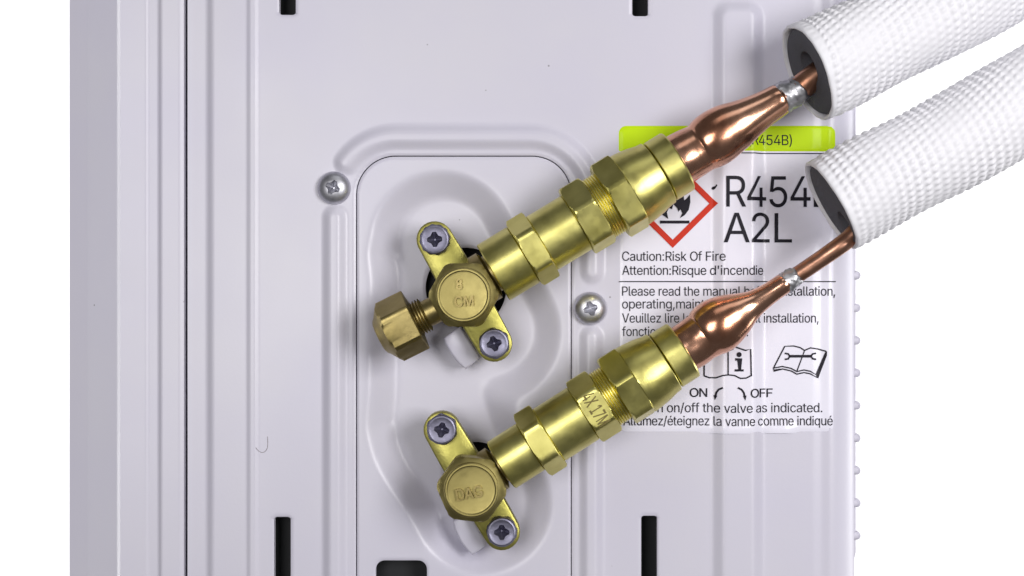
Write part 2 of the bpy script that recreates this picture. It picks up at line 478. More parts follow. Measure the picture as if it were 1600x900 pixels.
# ------------------------------------------------------------------ service valves
# letter outlines (advance, loops of x, y in thousandths) for the print and the cast letters
GLYPHS = {
    ' ': (188, []),
    "'": (206, [[78,318,70,509,136,509,128,318]]),
    '(': (273, [[89,207,90,244,94,283,101,324,109,364,119,403,132,441,145,477,160,510,177,539,236,539,191,428,161,313,156,276,152,241,151,207,160,115,188,16,236,-96,177,-96,160,-66,145,-36,132,-6,121,24,111,55,103,85,97,116,93,146,90,176]]),
    ')': (273, [[37,-96,86,18,113,116,122,207,121,241,117,276,112,313,82,428,37,539,97,539,113,510,128,477,142,441,154,403,164,364,173,323,179,283,183,244,184,207,183,176,180,145,176,115,170,84,161,53,152,23,140,-7,127,-37,113,-67,97,-96]]),
    ',': (188, [[38,-119,68,71,137,71,84,-119]]),
    '.': (188, [[95,-4,83,-3,73,1,63,9,55,18,51,29,50,41,51,53,55,64,63,73,73,81,83,85,95,87,107,85,118,81,128,73,135,64,140,53,141,41,140,29,135,18,128,9,118,1,107,-3]]),
    '/': (249, [[235,533,71,-76,14,-76,178,533]]),
    '1': (453, [[76,0,76,55,391,55,391,0],[276,509,276,0,212,0,212,448,209,448,86,358,86,427,198,509]]),
    '2': (453, [[64,0,64,47,234,229,282,282,311,327,316,341,319,356,320,371,319,389,315,405,308,419,298,431,287,441,273,449,258,455,241,458,224,460,205,458,188,454,172,447,159,438,148,427,139,413,132,398,128,381,127,362,66,362,68,391,75,418,86,442,102,464,121,482,143,496,168,507,196,513,225,516,254,513,281,507,306,497,328,482,346,465,361,445,372,423,379,398,381,372,380,354,377,336,371,318,363,299,351,280,336,259,267,180,153,60,153,57,389,57,389,0]]),
    '4': (453, [[40,105,40,158,247,509,311,509,109,166,109,163,413,163,413,105],[282,0,282,121,282,146,282,318,343,318,343,0]]),
    '5': (453, [[221,-7,192,-5,165,1,140,11,118,25,99,41,83,60,71,82,63,105,60,130,122,130,125,115,130,102,138,89,148,78,160,68,173,60,188,54,204,51,221,50,241,51,259,56,276,64,291,75,304,89,314,104,322,122,326,141,328,162,326,183,321,203,314,221,303,237,290,251,275,262,257,270,238,275,218,277,167,268,152,262,139,255,128,246,67,253,96,509,366,509,366,452,151,452,134,301,136,301,148,311,162,318,178,325,194,330,212,333,229,334,252,332,274,328,294,321,313,311,330,299,345,285,358,269,370,251,379,231,386,210,390,187,391,163,388,132,381,102,369,76,352,52,332,32,309,15,282,3,253,-4]]),
    '7': (453, [[97,0,323,448,323,452,62,452,62,509,391,509,391,449,165,0]]),
    '8': (453, [[226,-7,193,-5,163,1,136,11,111,25,91,42,74,62,62,84,54,109,52,135,53,156,58,176,65,195,75,212,87,228,101,241,117,252,134,260,153,265,153,267,129,276,109,289,93,308,80,330,73,354,70,380,73,405,79,429,90,450,106,469,124,485,146,498,170,508,197,514,226,516,255,514,282,508,306,498,328,485,346,469,361,450,373,429,379,405,382,380,379,354,372,330,359,308,343,289,323,276,300,267,300,265,319,260,335,252,351,241,365,228,377,212,387,195,395,176,399,156,401,135,398,109,391,84,378,62,362,42,341,25,317,11,289,1,259,-5],[226,49,248,50,267,54,285,60,300,69,313,79,323,91,331,106,335,121,337,139,335,157,330,173,322,189,312,202,298,213,283,223,265,230,247,234,226,235,206,234,187,230,169,223,154,213,140,202,130,189,122,173,117,157,115,139,117,121,121,106,129,91,139,79,152,69,167,60,185,54,205,50],[226,290,244,291,260,294,274,300,287,308,298,318,307,330,314,344,318,359,319,376,318,392,314,407,308,420,299,432,288,442,275,449,260,455,244,459,226,460,208,459,192,455,177,449,164,442,153,432,145,420,138,407,134,392,133,376,134,359,138,344,145,330,154,318,165,308,178,300,193,294,209,291]]),
    ':': (188, [[95,-4,83,-3,73,1,63,9,55,18,51,29,50,41,51,53,55,64,63,73,73,81,83,85,95,87,107,85,118,81,128,73,135,64,140,53,141,41,140,29,135,18,128,9,118,1,107,-3],[95,271,83,272,73,277,63,284,55,294,51,304,50,316,51,328,55,339,63,349,73,356,83,360,95,362,107,360,118,356,128,349,135,339,140,328,141,316,140,304,135,294,128,284,118,277,107,272]]),
    'A': (480, [[16,0,201,509,276,509,463,0,395,0,287,302,264,372,232,478,245,478,213,371,191,302,85,0],[110,142,110,199,370,199,370,142]]),
    'B': (456, [[60,0,60,509,241,509,274,507,304,501,329,491,350,477,367,461,381,442,390,421,396,398,398,374,397,353,393,336,387,320,378,307,368,295,356,286,315,267,315,262,331,260,347,254,363,245,378,234,391,220,402,203,411,184,416,161,418,136,416,111,410,88,400,67,386,48,368,31,344,18,317,8,284,2,247,0],[125,57,245,57,281,60,309,67,330,80,344,96,353,115,355,137,354,153,350,169,342,184,333,197,320,209,306,218,289,225,269,229,248,231,125,231],[125,285,238,285,256,287,273,290,288,296,302,304,314,314,323,326,330,340,335,355,336,372,333,393,326,412,313,429,294,442,270,449,240,452,125,452]]),
    'C': (510, [[267,-7,225,-3,186,7,150,25,119,49,92,79,70,115,53,157,44,203,40,254,44,305,53,352,70,393,92,429,119,459,150,484,186,501,225,512,267,516,293,514,317,511,340,504,362,496,383,485,402,471,419,456,435,438,448,418,459,397,467,373,473,348,408,348,404,365,397,380,389,395,357,428,315,449,267,456,237,453,209,445,184,432,161,414,141,391,125,364,113,332,106,295,103,254,106,213,113,177,125,145,141,117,161,94,184,76,210,63,237,56,267,53,315,60,357,81,389,114,408,160,473,160,467,135,459,112,448,91,435,71,420,53,402,38,383,24,363,13,341,5,317,-2,293,-6]]),
    'D': (502, [[219,0,96,0,96,57,215,57,254,60,288,68,318,81,343,99,363,122,379,149,390,181,397,216,399,255,397,294,390,329,379,361,364,388,344,410,320,428,291,441,258,449,221,452,93,452,93,509,225,509,273,505,315,495,353,478,385,455,412,426,433,391,449,351,458,306,462,255,458,205,449,159,433,119,411,83,384,54,351,31,312,14,268,3],[125,509,125,0,60,0,60,509]]),
    'F': (410, [[60,0,60,509,369,509,369,452,125,452,125,278,346,278,346,221,125,221,125,0]]),
    'G': (520, [[269,-7,225,-3,185,7,149,25,118,49,91,79,69,116,53,157,43,203,40,254,43,305,53,352,69,393,91,429,117,459,149,484,184,501,223,512,265,516,291,514,316,510,340,504,363,494,384,483,403,469,421,453,436,436,449,416,460,395,468,373,474,349,408,349,387,393,356,427,315,448,265,456,236,453,209,445,183,432,160,414,141,392,125,364,113,332,106,295,103,254,106,213,113,177,125,145,141,117,161,95,184,76,210,63,238,56,269,53,296,55,322,61,345,71,365,85,382,102,396,123,407,147,413,173,415,202,434,199,283,199,283,256,478,256,478,200,475,160,466,124,451,91,431,62,406,38,377,19,344,5,308,-4]]),
    'L': (393, [[60,0,60,509,125,509,125,57,361,57,361,0]]),
    'M': (628, [[60,0,60,509,152,509,277,187,287,159,299,123,311,84,322,49,307,49,318,83,330,121,342,158,352,187,476,509,568,509,568,0,504,0,504,291,504,327,505,369,506,413,507,457,513,457,498,409,482,363,467,322,456,291,342,0,286,0,170,291,159,321,145,361,129,408,112,457,119,457,120,416,121,372,122,328,122,291,122,0]]),
    'N': (523, [[60,0,60,509,136,509,343,183,363,151,388,107,414,55,405,54,401,108,399,157,399,195,399,509,463,509,463,0,387,0,202,290,177,331,148,381,108,452,119,454,122,384,124,328,125,291,125,0]]),
    'O': (533, [[267,-7,225,-3,186,7,150,25,119,49,92,79,70,115,53,157,44,203,40,254,44,305,53,352,70,393,92,429,119,459,150,484,186,501,225,512,267,516,309,512,348,501,384,484,415,459,442,429,464,393,480,352,490,305,493,254,490,203,480,157,464,115,442,79,415,49,384,25,348,7,309,-3],[267,53,296,55,324,63,349,76,372,94,392,116,408,144,420,176,428,213,430,254,428,295,420,332,408,365,392,392,372,415,349,433,324,446,296,453,267,456,237,453,210,445,184,433,161,415,142,392,125,364,113,332,106,295,103,254,106,213,113,176,125,144,142,117,161,94,184,76,210,63,237,55]]),
    'P': (445, [[60,0,60,509,235,509,272,506,305,499,332,487,356,471,375,452,390,430,400,404,407,377,409,348,407,318,400,291,390,265,375,243,356,223,332,207,305,195,272,188,235,186,109,186,109,242,233,242,257,244,279,248,297,256,312,266,324,279,333,294,339,310,343,328,344,348,343,367,339,385,333,402,324,416,312,428,297,439,279,446,257,451,232,452,125,452,125,0]]),
    'R': (449, [[60,0,60,509,236,509,273,506,305,500,333,489,356,473,376,455,390,433,401,408,407,381,409,352,407,323,401,296,390,271,376,250,356,232,333,217,305,206,273,200,236,198,96,198,96,255,234,255,258,256,280,260,298,267,313,276,325,287,334,300,340,316,344,333,345,352,344,371,340,389,334,405,325,419,313,430,298,440,279,446,258,451,233,452,125,452,125,0],[353,0,230,229,303,229,428,0]]),
    'T': (449, [[32,452,32,509,417,509,417,452,257,452,257,0,193,0,193,452]]),
    'V': (480, [[204,0,16,509,84,509,192,206,215,137,248,31,235,31,267,138,290,206,395,509,463,509,278,0]]),
    'X': (474, [[18,0,217,284,217,236,29,509,104,509,178,400,204,361,223,329,243,292,232,292,252,329,272,361,298,400,374,509,446,509,259,239,259,287,456,0,382,0,292,129,268,165,250,195,230,231,244,231,225,196,206,166,182,129,91,0]]),
    'a': (389, [[160,-9,137,-7,115,-3,94,5,76,15,60,29,48,45,38,63,32,84,30,108,32,128,36,146,43,161,53,174,64,184,78,193,125,211,178,220,234,227,265,235,271,240,274,246,276,255,276,257,275,272,272,285,267,297,260,307,251,315,240,322,227,327,212,330,196,331,178,330,163,327,149,322,118,301,100,274,41,291,51,313,64,331,79,346,95,358,114,368,133,375,153,380,173,383,194,384,239,379,286,360,300,350,312,336,322,320,330,301,335,278,337,251,337,0,277,0,277,52,272,52,252,25,215,1,199,-4,181,-7],[170,45,192,47,211,51,228,59,242,68,254,80,263,93,270,108,274,122,276,138,276,190,259,182,231,176,200,171,175,168,134,159,122,153,112,147,103,139,97,130,93,118,92,105,93,93,96,82,102,72,109,64,119,57,130,52]]),
    'b': (424, [[229,-8,208,-7,189,-3,172,4,138,31,118,59,112,59,112,0,53,0,53,509,114,509,114,319,118,319,137,346,171,373,188,379,207,383,229,384,259,382,287,374,313,361,335,342,354,320,370,293,381,261,388,227,390,189,388,151,381,116,370,84,355,57,336,34,313,16,288,3,260,-6],[220,47,242,49,262,55,279,66,294,80,306,97,316,117,323,139,327,163,328,189,327,215,323,239,316,261,307,281,295,298,280,311,262,322,243,328,220,330,198,328,178,322,161,312,147,299,134,282,125,263,118,241,114,216,113,189,114,162,118,138,125,115,135,95,147,78,162,65,179,55,198,49]]),
    'c': (396, [[207,-8,174,-5,144,3,117,16,93,35,72,58,56,85,44,116,37,150,34,187,37,225,44,260,56,291,72,318,93,341,117,360,144,374,174,382,207,384,260,377,305,356,340,322,362,277,303,262,290,289,270,311,242,325,207,330,184,328,163,321,145,310,130,296,118,278,108,258,102,236,98,212,96,187,98,163,102,139,108,117,118,97,130,80,145,66,163,55,184,49,207,46,243,52,271,66,292,89,304,117,363,102,357,86,350,70,341,56,306,21,261,-1]]),
    'd': (424, [[195,-8,165,-6,137,3,111,16,89,34,70,57,55,84,43,116,36,151,34,189,36,227,43,261,55,293,70,320,89,342,112,361,137,374,165,382,196,384,218,383,237,379,253,373,287,346,306,319,311,319,311,509,372,509,372,0,313,0,313,59,307,59,287,31,252,4,236,-3,217,-7],[205,47,226,49,246,55,263,65,278,78,290,95,299,115,306,138,310,162,312,189,310,216,306,241,300,263,290,282,278,299,263,312,246,322,227,328,205,330,182,328,162,322,145,311,130,298,118,281,108,261,102,239,98,215,96,189,98,163,102,139,109,117,118,97,130,80,145,66,162,55,182,49]]),
    'e': (404, [[212,-8,177,-5,145,3,117,16,92,35,72,58,56,85,44,116,37,150,34,187,36,224,44,258,55,290,71,317,91,340,115,359,142,373,172,382,205,384,226,383,246,380,266,374,285,366,303,355,319,341,334,324,347,305,357,282,365,256,370,227,371,194,371,169,75,169,75,221,338,221,310,202,308,226,304,248,298,269,288,286,277,301,263,314,246,323,227,328,205,330,183,328,164,323,146,313,131,301,119,286,109,270,102,251,97,231,96,211,96,178,98,151,102,127,110,106,121,88,135,73,151,61,169,53,190,48,212,46,254,53,285,73,306,105,365,91,358,72,348,55,335,39,320,26,302,14,283,4,261,-3,237,-7]]),
    'f': (254, [[228,379,228,327,6,327,6,379],[81,0,81,432,82,452,87,470,96,486,107,499,120,510,135,519,152,525,169,529,187,530,222,527,243,521,227,468,215,472,195,474,178,472,164,468,154,460,147,449,143,435,142,419,142,0]]),
    'g': (425, [[207,-151,180,-149,156,-146,134,-140,114,-132,97,-122,82,-110,70,-97,59,-84,51,-69,101,-41,122,-66,154,-88,169,-93,187,-96,207,-97,236,-95,261,-87,282,-75,298,-58,308,-34,311,-6,311,68,306,68,287,41,252,16,236,10,217,6,195,5,165,7,138,14,113,27,90,43,71,65,55,90,43,120,36,154,34,191,36,229,43,263,55,293,71,320,90,342,112,361,138,374,166,382,196,384,218,383,237,379,253,373,288,346,308,319,313,319,313,379,372,379,372,-9,370,-40,363,-67,350,-90,334,-109,314,-124,291,-136,265,-144,237,-149],[205,59,227,61,246,66,264,75,278,87,290,103,300,121,307,142,311,166,312,193,311,219,307,242,300,264,291,283,279,299,264,312,247,322,227,328,205,330,182,328,163,322,145,312,130,298,118,282,109,262,102,241,98,218,96,193,98,167,102,144,109,123,118,104,131,88,145,76,163,66,183,61]]),
    'h': (410, [[114,227,114,0,53,0,53,509,114,509,114,287,102,287,116,319,132,344,152,362,175,374,200,382,227,384,252,383,275,377,295,369,313,356,328,340,341,321,350,298,355,271,357,240,357,0,296,0,296,235,293,263,286,286,273,304,256,318,235,326,210,329,192,328,176,324,161,317,147,308,136,297,126,283,119,266,115,248]]),
    'i': (167, [[53,0,53,379,114,379,114,0],[84,443,73,444,63,448,54,455,47,463,43,472,41,483,43,494,47,504,54,512,63,518,73,522,84,524,95,522,105,518,114,512,121,504,125,494,126,483,125,472,121,463,114,455,105,448,95,444]]),
    'k': (381, [[110,137,110,212,121,212,284,379,360,379,184,199,177,199],[53,0,53,509,114,509,114,0],[294,0,148,186,191,229,372,0]]),
    'l': (189, [[139,-2,112,0,91,8,74,20,62,37,55,59,53,84,53,509,114,509,114,99,114,83,117,71,120,62,126,57,135,53,146,52,160,53,170,54,181,3,162,-1]]),
    'm': (610, [[53,0,53,379,112,379,112,295,108,295,114,314,122,331,132,346,144,358,158,368,172,376,187,382,203,385,219,386,245,383,268,375,287,361,303,342,314,320,321,295,312,295,318,312,326,329,337,343,350,356,364,366,381,375,398,381,417,385,437,386,458,385,478,380,497,372,514,361,529,346,541,328,550,307,555,283,557,255,557,0,496,0,496,254,493,279,485,298,473,313,456,323,438,329,419,330,402,329,387,326,374,320,363,312,353,302,345,290,340,277,336,263,335,247,335,0,274,0,274,260,272,280,265,297,253,311,238,322,220,328,199,330,185,329,171,326,158,320,145,312,135,302,126,289,119,274,115,257,114,238,114,0]]),
    'n': (410, [[114,227,114,0,53,0,53,379,112,379,112,287,102,287,116,319,132,344,152,362,175,374,200,382,227,384,252,383,275,377,295,369,313,356,328,340,341,321,350,298,355,271,357,240,357,0,296,0,296,235,293,263,286,286,273,304,256,318,235,326,210,329,192,328,176,324,161,317,147,308,136,297,126,283,119,266,115,248]]),
    'o': (415, [[207,-8,174,-5,144,3,117,16,93,35,72,58,56,85,44,116,37,150,34,187,37,225,44,260,56,291,72,318,93,341,117,360,144,374,174,382,207,384,241,382,271,374,299,360,323,341,343,318,359,291,371,260,379,225,381,187,379,150,371,116,359,85,343,58,323,35,299,16,271,3,241,-5],[207,46,231,49,252,55,270,66,285,80,298,97,307,117,314,139,318,163,319,187,318,212,314,236,307,258,298,278,285,296,270,310,252,321,231,328,207,330,184,328,163,321,145,310,130,296,118,278,108,258,102,236,98,212,96,187,98,163,102,139,108,117,118,97,130,80,145,66,163,55,184,49]]),
    'p': (424, [[53,-143,53,379,112,379,112,319,118,319,137,346,171,373,188,379,207,383,229,384,259,382,287,374,313,361,335,342,354,320,370,293,381,261,388,227,390,189,388,151,381,116,370,84,355,57,336,34,313,16,288,3,260,-6,229,-8,208,-7,189,-3,173,4,138,31,118,59,114,59,114,-143],[220,47,242,49,262,55,279,66,294,80,306,97,316,117,323,139,327,163,328,189,327,215,323,239,316,261,307,281,295,298,280,311,262,322,243,328,220,330,198,328,178,322,161,312,147,299,134,282,125,263,118,241,114,216,113,189,114,162,118,138,125,115,135,95,147,78,162,65,179,55,198,49]]),
    'q': (424, [[372,-143,311,-143,311,59,306,59,287,31,252,4,236,-3,217,-7,195,-8,165,-6,137,3,111,16,89,34,70,57,55,84,43,116,36,151,34,189,36,227,43,261,55,293,70,320,89,342,112,361,137,374,165,382,196,384,218,383,237,379,253,373,287,346,307,319,313,319,313,379,372,379],[205,47,226,49,246,55,263,65,278,78,290,95,299,115,306,138,310,162,312,189,310,216,306,241,300,263,290,282,278,299,263,312,246,322,227,328,205,330,182,328,162,322,145,311,130,298,118,281,108,261,102,239,98,215,96,189,98,163,102,139,109,117,118,97,130,80,145,66,162,55,182,49]]),
    'r': (259, [[53,0,53,379,112,379,112,321,115,321,124,339,137,354,152,367,171,377,191,383,213,385,229,384,243,384,243,322,230,324,207,326,190,324,174,321,159,315,146,306,135,296,126,284,119,269,115,254,114,237,114,0]]),
    's': (365, [[182,-8,157,-7,133,-3,112,3,93,12,76,24,62,38,50,54,41,73,36,94,94,107,101,87,111,72,124,60,141,52,160,47,181,45,206,47,227,53,244,62,258,74,265,88,268,103,266,115,262,126,254,136,243,144,229,150,212,155,149,170,118,180,92,192,72,208,58,227,50,249,47,274,49,295,55,314,65,332,79,347,95,360,115,370,137,378,161,383,187,384,212,383,234,379,254,372,271,363,286,352,299,339,309,324,318,308,324,290,268,277,262,291,254,304,243,316,228,325,210,331,187,333,166,331,147,326,131,317,119,305,111,292,109,277,110,264,115,253,124,243,136,235,152,229,172,223,229,209,261,200,287,187,306,171,320,153,328,131,331,107,329,85,323,65,312,47,298,31,281,18,260,6,236,-2,210,-7]]),
    't': (227, [[204,379,204,327,6,327,6,379],[65,471,126,471,126,98,127,83,130,70,136,61,144,55,156,51,170,50,185,51,202,54,213,2,192,-3,168,-4,138,-1,113,7,92,21,77,41,68,64,65,93]]),
    'u': (410, [[182,-5,158,-3,135,2,115,11,97,23,82,39,69,59,60,82,54,109,53,139,53,379,114,379,114,144,116,117,124,94,137,75,154,61,175,53,200,50,218,51,234,55,249,62,263,71,274,83,283,97,290,113,295,132,296,153,296,379,357,379,357,0,298,0,298,92,307,92,294,60,277,35,257,17,234,5,209,-3]]),
    'v': (389, [[163,0,17,379,84,379,165,155,187,87,206,21,184,21,203,87,224,155,305,379,371,379,226,0]]),
    'z': (380, [[42,0,42,46,254,320,254,323,48,323,48,379,333,379,333,331,126,60,126,56,339,56,339,0]]),
    'é': (404, [[212,-8,177,-5,145,3,117,16,92,35,72,58,56,85,44,116,37,150,34,187,36,224,44,258,55,290,71,317,91,340,115,359,142,373,172,382,205,384,226,383,246,380,266,374,285,366,303,355,319,341,334,324,347,305,357,282,365,256,370,227,371,194,371,169,75,169,75,221,338,221,310,202,308,226,304,248,298,269,288,286,277,301,263,314,246,323,227,328,205,330,183,328,164,323,146,313,131,301,119,286,109,270,102,251,97,231,96,211,96,178,98,151,102,127,110,106,121,88,135,73,151,61,169,53,190,48,212,46,254,53,285,73,306,105,365,91,358,72,348,55,335,39,320,26,302,14,283,4,261,-3,237,-7],[177,429,225,529,293,529,227,429]]),
}

GL_CACHE = {}
def glyph(ch, bold):
    """filled glyph: outlines may overlap, so the fill is decided by winding number"""
    if (ch, bold) in GL_CACHE: return GL_CACHE[(ch, bold)]
    loops = []; V = []; E = []
    for L in GLYPHS[ch][1]:
        p = np.array(L, float).reshape(-1, 2) / 1000
        if len(p) > 2 and np.allclose(p[0], p[-1]): p = p[:-1]
        if bold:
            t = np.roll(p, -1, 0) - np.roll(p, 1, 0); t /= np.linalg.norm(t, axis=1)[:, None] + 1e-9
            p = p + np.stack([-t[:, 1], t[:, 0]], 1) * bold
        b = len(V); n = len(p); V += [Vector((q[0], q[1])) for q in p]; E += [(b + i, b + (i + 1) % n) for i in range(n)]; loops.append(p)
    fs = []; co = []
    if V:
        r = delaunay_2d_cdt(V, E, [], 0, 1e-5)
        co = [(v.x, v.y) for v in r[0]]
        for t in r[2]:
            c = np.mean([co[i] for i in t], 0); w = 0
            for p in loops:
                q = np.roll(p, -1, 0)
                cr = (q[:, 0] - p[:, 0]) * (c[1] - p[:, 1]) - (c[0] - p[:, 0]) * (q[:, 1] - p[:, 1])
                w += int(((p[:, 1] <= c[1]) & (q[:, 1] > c[1]) & (cr > 0)).sum()) - int(((p[:, 1] > c[1]) & (q[:, 1] <= c[1]) & (cr < 0)).sum())
            if w: fs.append(tuple(t))
    GL_CACHE[(ch, bold)] = (co, fs); return co, fs
def text_mesh(s, size=1.0, bold=0.0, track=1.0):
    co = []; fs = []; pen = 0.0
    for ch in s:
        g, f = glyph(ch, bold); b = len(co)
        co += [(x + pen, y) for x, y in g]; fs += [tuple(i + b for i in t) for t in f]
        pen += GLYPHS[ch][0] / 1000 * track
    return np.array(co) * size, fs
CAP = np.array(GLYPHS['L'][1][0]).reshape(-1, 2)[:, 1].max() / 1000

def raised_text(s, centre, width, cap, rot, h0, h1, material, parent, name='lettering', to3=None):
    """letters as solid relief; width None keeps the font's own proportion"""
    co, fs = text_mesh(s, 1.0, .012)
    k = cap / CAP; kx = k if width is None else width / (co[:, 0].max() - co[:, 0].min())
    x = (co[:, 0] - (co[:, 0].max() + co[:, 0].min()) / 2) * kx; y = -(co[:, 1] - CAP / 2) * k
    ca, sa = math.cos(math.radians(rot)), math.sin(math.radians(rot))
    p = np.stack([centre[0] + x * ca - y * sa, centre[1] + x * sa + y * ca], 1)
    n = len(p); V = [(a, b, h1) for a, b in p] + [(a, b, h0) for a, b in p]
    ed = {}
    for f in fs:
        for a, b in zip(f, f[1:] + f[:1]): ed[(a, b)] = 1
    F = list(fs) + [tuple(i + n for i in f[::-1]) for f in fs]
    for a, b in ed:
        if (b, a) not in ed: F.append((b, a, a + n, b + n))
    if to3 is not None: V = [to3(v) for v in V]
    return link_mesh(name, V, F, material, parent, smooth=False)

def stadium(p, q, r, mid=0, n=14):
    p = np.array(p[:2], float); q = np.array(q[:2], float); d = unit(q - p); a0 = math.degrees(math.atan2(d[1], d[0]))
    o = []
    o += [tuple(q + r * np.array([math.cos(math.radians(a0 + t)), math.sin(math.radians(a0 + t))])) for t in np.linspace(-86, 86, n)]
    nrm = np.array([-d[1], d[0]]); m = (p + q) / 2
    o.append(tuple(m + nrm * (r + mid)))
    o += [tuple(p + r * np.array([math.cos(math.radians(a0 + t)), math.sin(math.radians(a0 + t))])) for t in np.linspace(94, 266, n)]
    o.append(tuple(m - nrm * (r + mid)))
    return o

def service_valve(cap_c, s1, s2, start, end, capR, hexoff, neck_r, label):
    HC = 128.0
    cc = Pt(*cap_c, HC)
    root = empty('service_valve', (cc[0], cc[1], -20), label, 'valve', 'service valves on the recessed plate')
    hf = 46.0
    a = Pt(*s1, hf); b = Pt(*s2, hf)
    link_mesh('mounting_flange', *prism(stadium(a, b, 28, 2.5), 19, hf, 3.2), FLANGE, root)
    # body: barrel on the flange, stem collar, and the neck that carries the coupling
    bd_ = Shell()
    O = np.array([cc[0], cc[1], -22.0])
    bd_.add(*rings(O, (0, 0, 1), [(0, 40), (70, 40), (78, 42), (100, 42), (112, 38), (116, 36)], 64))
    A = Pt(*start, 80); B = Pt(*end, 80); d = unit(B - A)
    t_in = (np.array([cc[0], cc[1], 80]) - A).dot(d)
    bd_.add(*rings(A + d * t_in, d, [(0, neck_r), (-t_in - 26, neck_r), (-t_in - 22, neck_r + 5), (-t_in - 7, neck_r + 5), (-t_in - 3, neck_r - 4), (-t_in + 20, neck_r - 4)], 56))
    bd_.build('valve_body', BRASS_DULL, root)
    # hexagonal stem cap with a round chamfer, raised rim and cast letters
    n = 96; Oc = np.array([cc[0], cc[1], 88.0]); R = capR
    hx = hexr(R, hexoff, n, 2.5)
    rr = [(0, hx - 2), (2, hx)]
    for q in (22, 26, 29, 32, 35): rr.append((q, np.minimum(hx, 41 + (37.5 - q) * 1.35)))
    rr += [(37, np.full(n, 41.0)), (39, np.full(n, 39.8)), (40, np.full(n, 38.2)), (40, np.full(n, 36.4)), (38.8, np.full(n, 34.6)), (38.4, np.full(n, 32.0)), (38.4, np.full(n, 10.0))]
    cp = link_mesh('stem_cap', *rings(Oc, (0, 0, 1), rr, n), BRASS_TOP, root, sharp=22)
    # lug screws
    for p, rot in ((s1, rnd.uniform(-25, 40)), (s2, rnd.uniform(-25, 40))):
        q = Pt(p[0], p[1], 62)
        rr = [(0, hexr(25.5, rnd.uniform(0, 60), 48, 1)), (7, hexr(25.0, 12, 48, 1)), (8.5, np.full(48, 22.8)), (14, np.full(48, 22.4)), (16, np.full(48, 21)), (16.6, np.full(48, 19)), (15.4, np.full(48, 15)), (15.2, np.full(48, 4))]
        vf = rings(np.array([q[0], q[1], hf - .4]), (0, 0, 1), rr, 48)
        cross_cut(vf, np.array([q[0], q[1], hf + 15.2]), 25, rot, ZINC, 'lug_screw', root, 13.5)
    return root, cc, cp

v1, c1, cap1 = service_valve((724, 461), (679, 374), (772, 537), (770.5, 426.5), (1059, 252), 54, 30, 34,
    'upper brass valve with round marked cap and a hexagonal side port cap')
t1 = 88 + 38.4
def cap_pt(c, dx, dy):                                    # point seen on a cap's face
    return np.array([c[0] + dx, c[1] + dy])
raised_text('8', cap_pt(c1, -6, -16), 9, 15, -4, t1 - 1, t1 + 5, BRASS_DULL, v1)  # darker brass puts the letters' shaded outlines into the colour
raised_text('CM', cap_pt(c1, 1, 9), 28, 15, -4, t1 - 1, t1 + 5, BRASS_DULL, v1)
v2, c2, cap2 = service_valve((736.5, 766), (690, 672), (784, 832), (783, 727), (1068, 546), 54, 24, 30,
    'lower brass valve with a round lettered cap and no side port')
raised_text('DAG', cap_pt(c2, -3, 4), 39, 17, -10, t1 - 1, t1 + 5, BRASS_DULL, v2)  # shading of these letters also painted with the darker brass

# side port of the upper valve: stub, thread and hexagonal cap
sd_ = unit(np.array([-.894, .447, 0])); Op = np.array([c1[0], c1[1], 74.0])
pn = Shell(); pn.add(*rings(Op, sd_, [(20, 27), (44, 27), (47, 21), (66, 20.5), (68, 20)], 48)); pn.build('port_stub', BRASS_DULL, v1)
thr = [(64, 19)]
for i in range(5): thr += [(65.5 + i * 4.4, 24), (67 + i * 4.4, 27.5), (68.5 + i * 4.4, 24)]
thr.append((90, 24)); link_mesh('port_thread', *rings(Op, sd_, thr, 48), BRASS_DULL, v1, sharp=50)
rr = [(82.5, 26)] + hexrings(83, 139, 50, 3, 96, None, 30, 1.5, 1.2) + [(142, np.full(96, 27.0)), (144, np.full(96, 23.0))]
link_mesh('port_cap', *rings(Op, sd_, rr, 96), BRASS_DULL, v1, sharp=24)

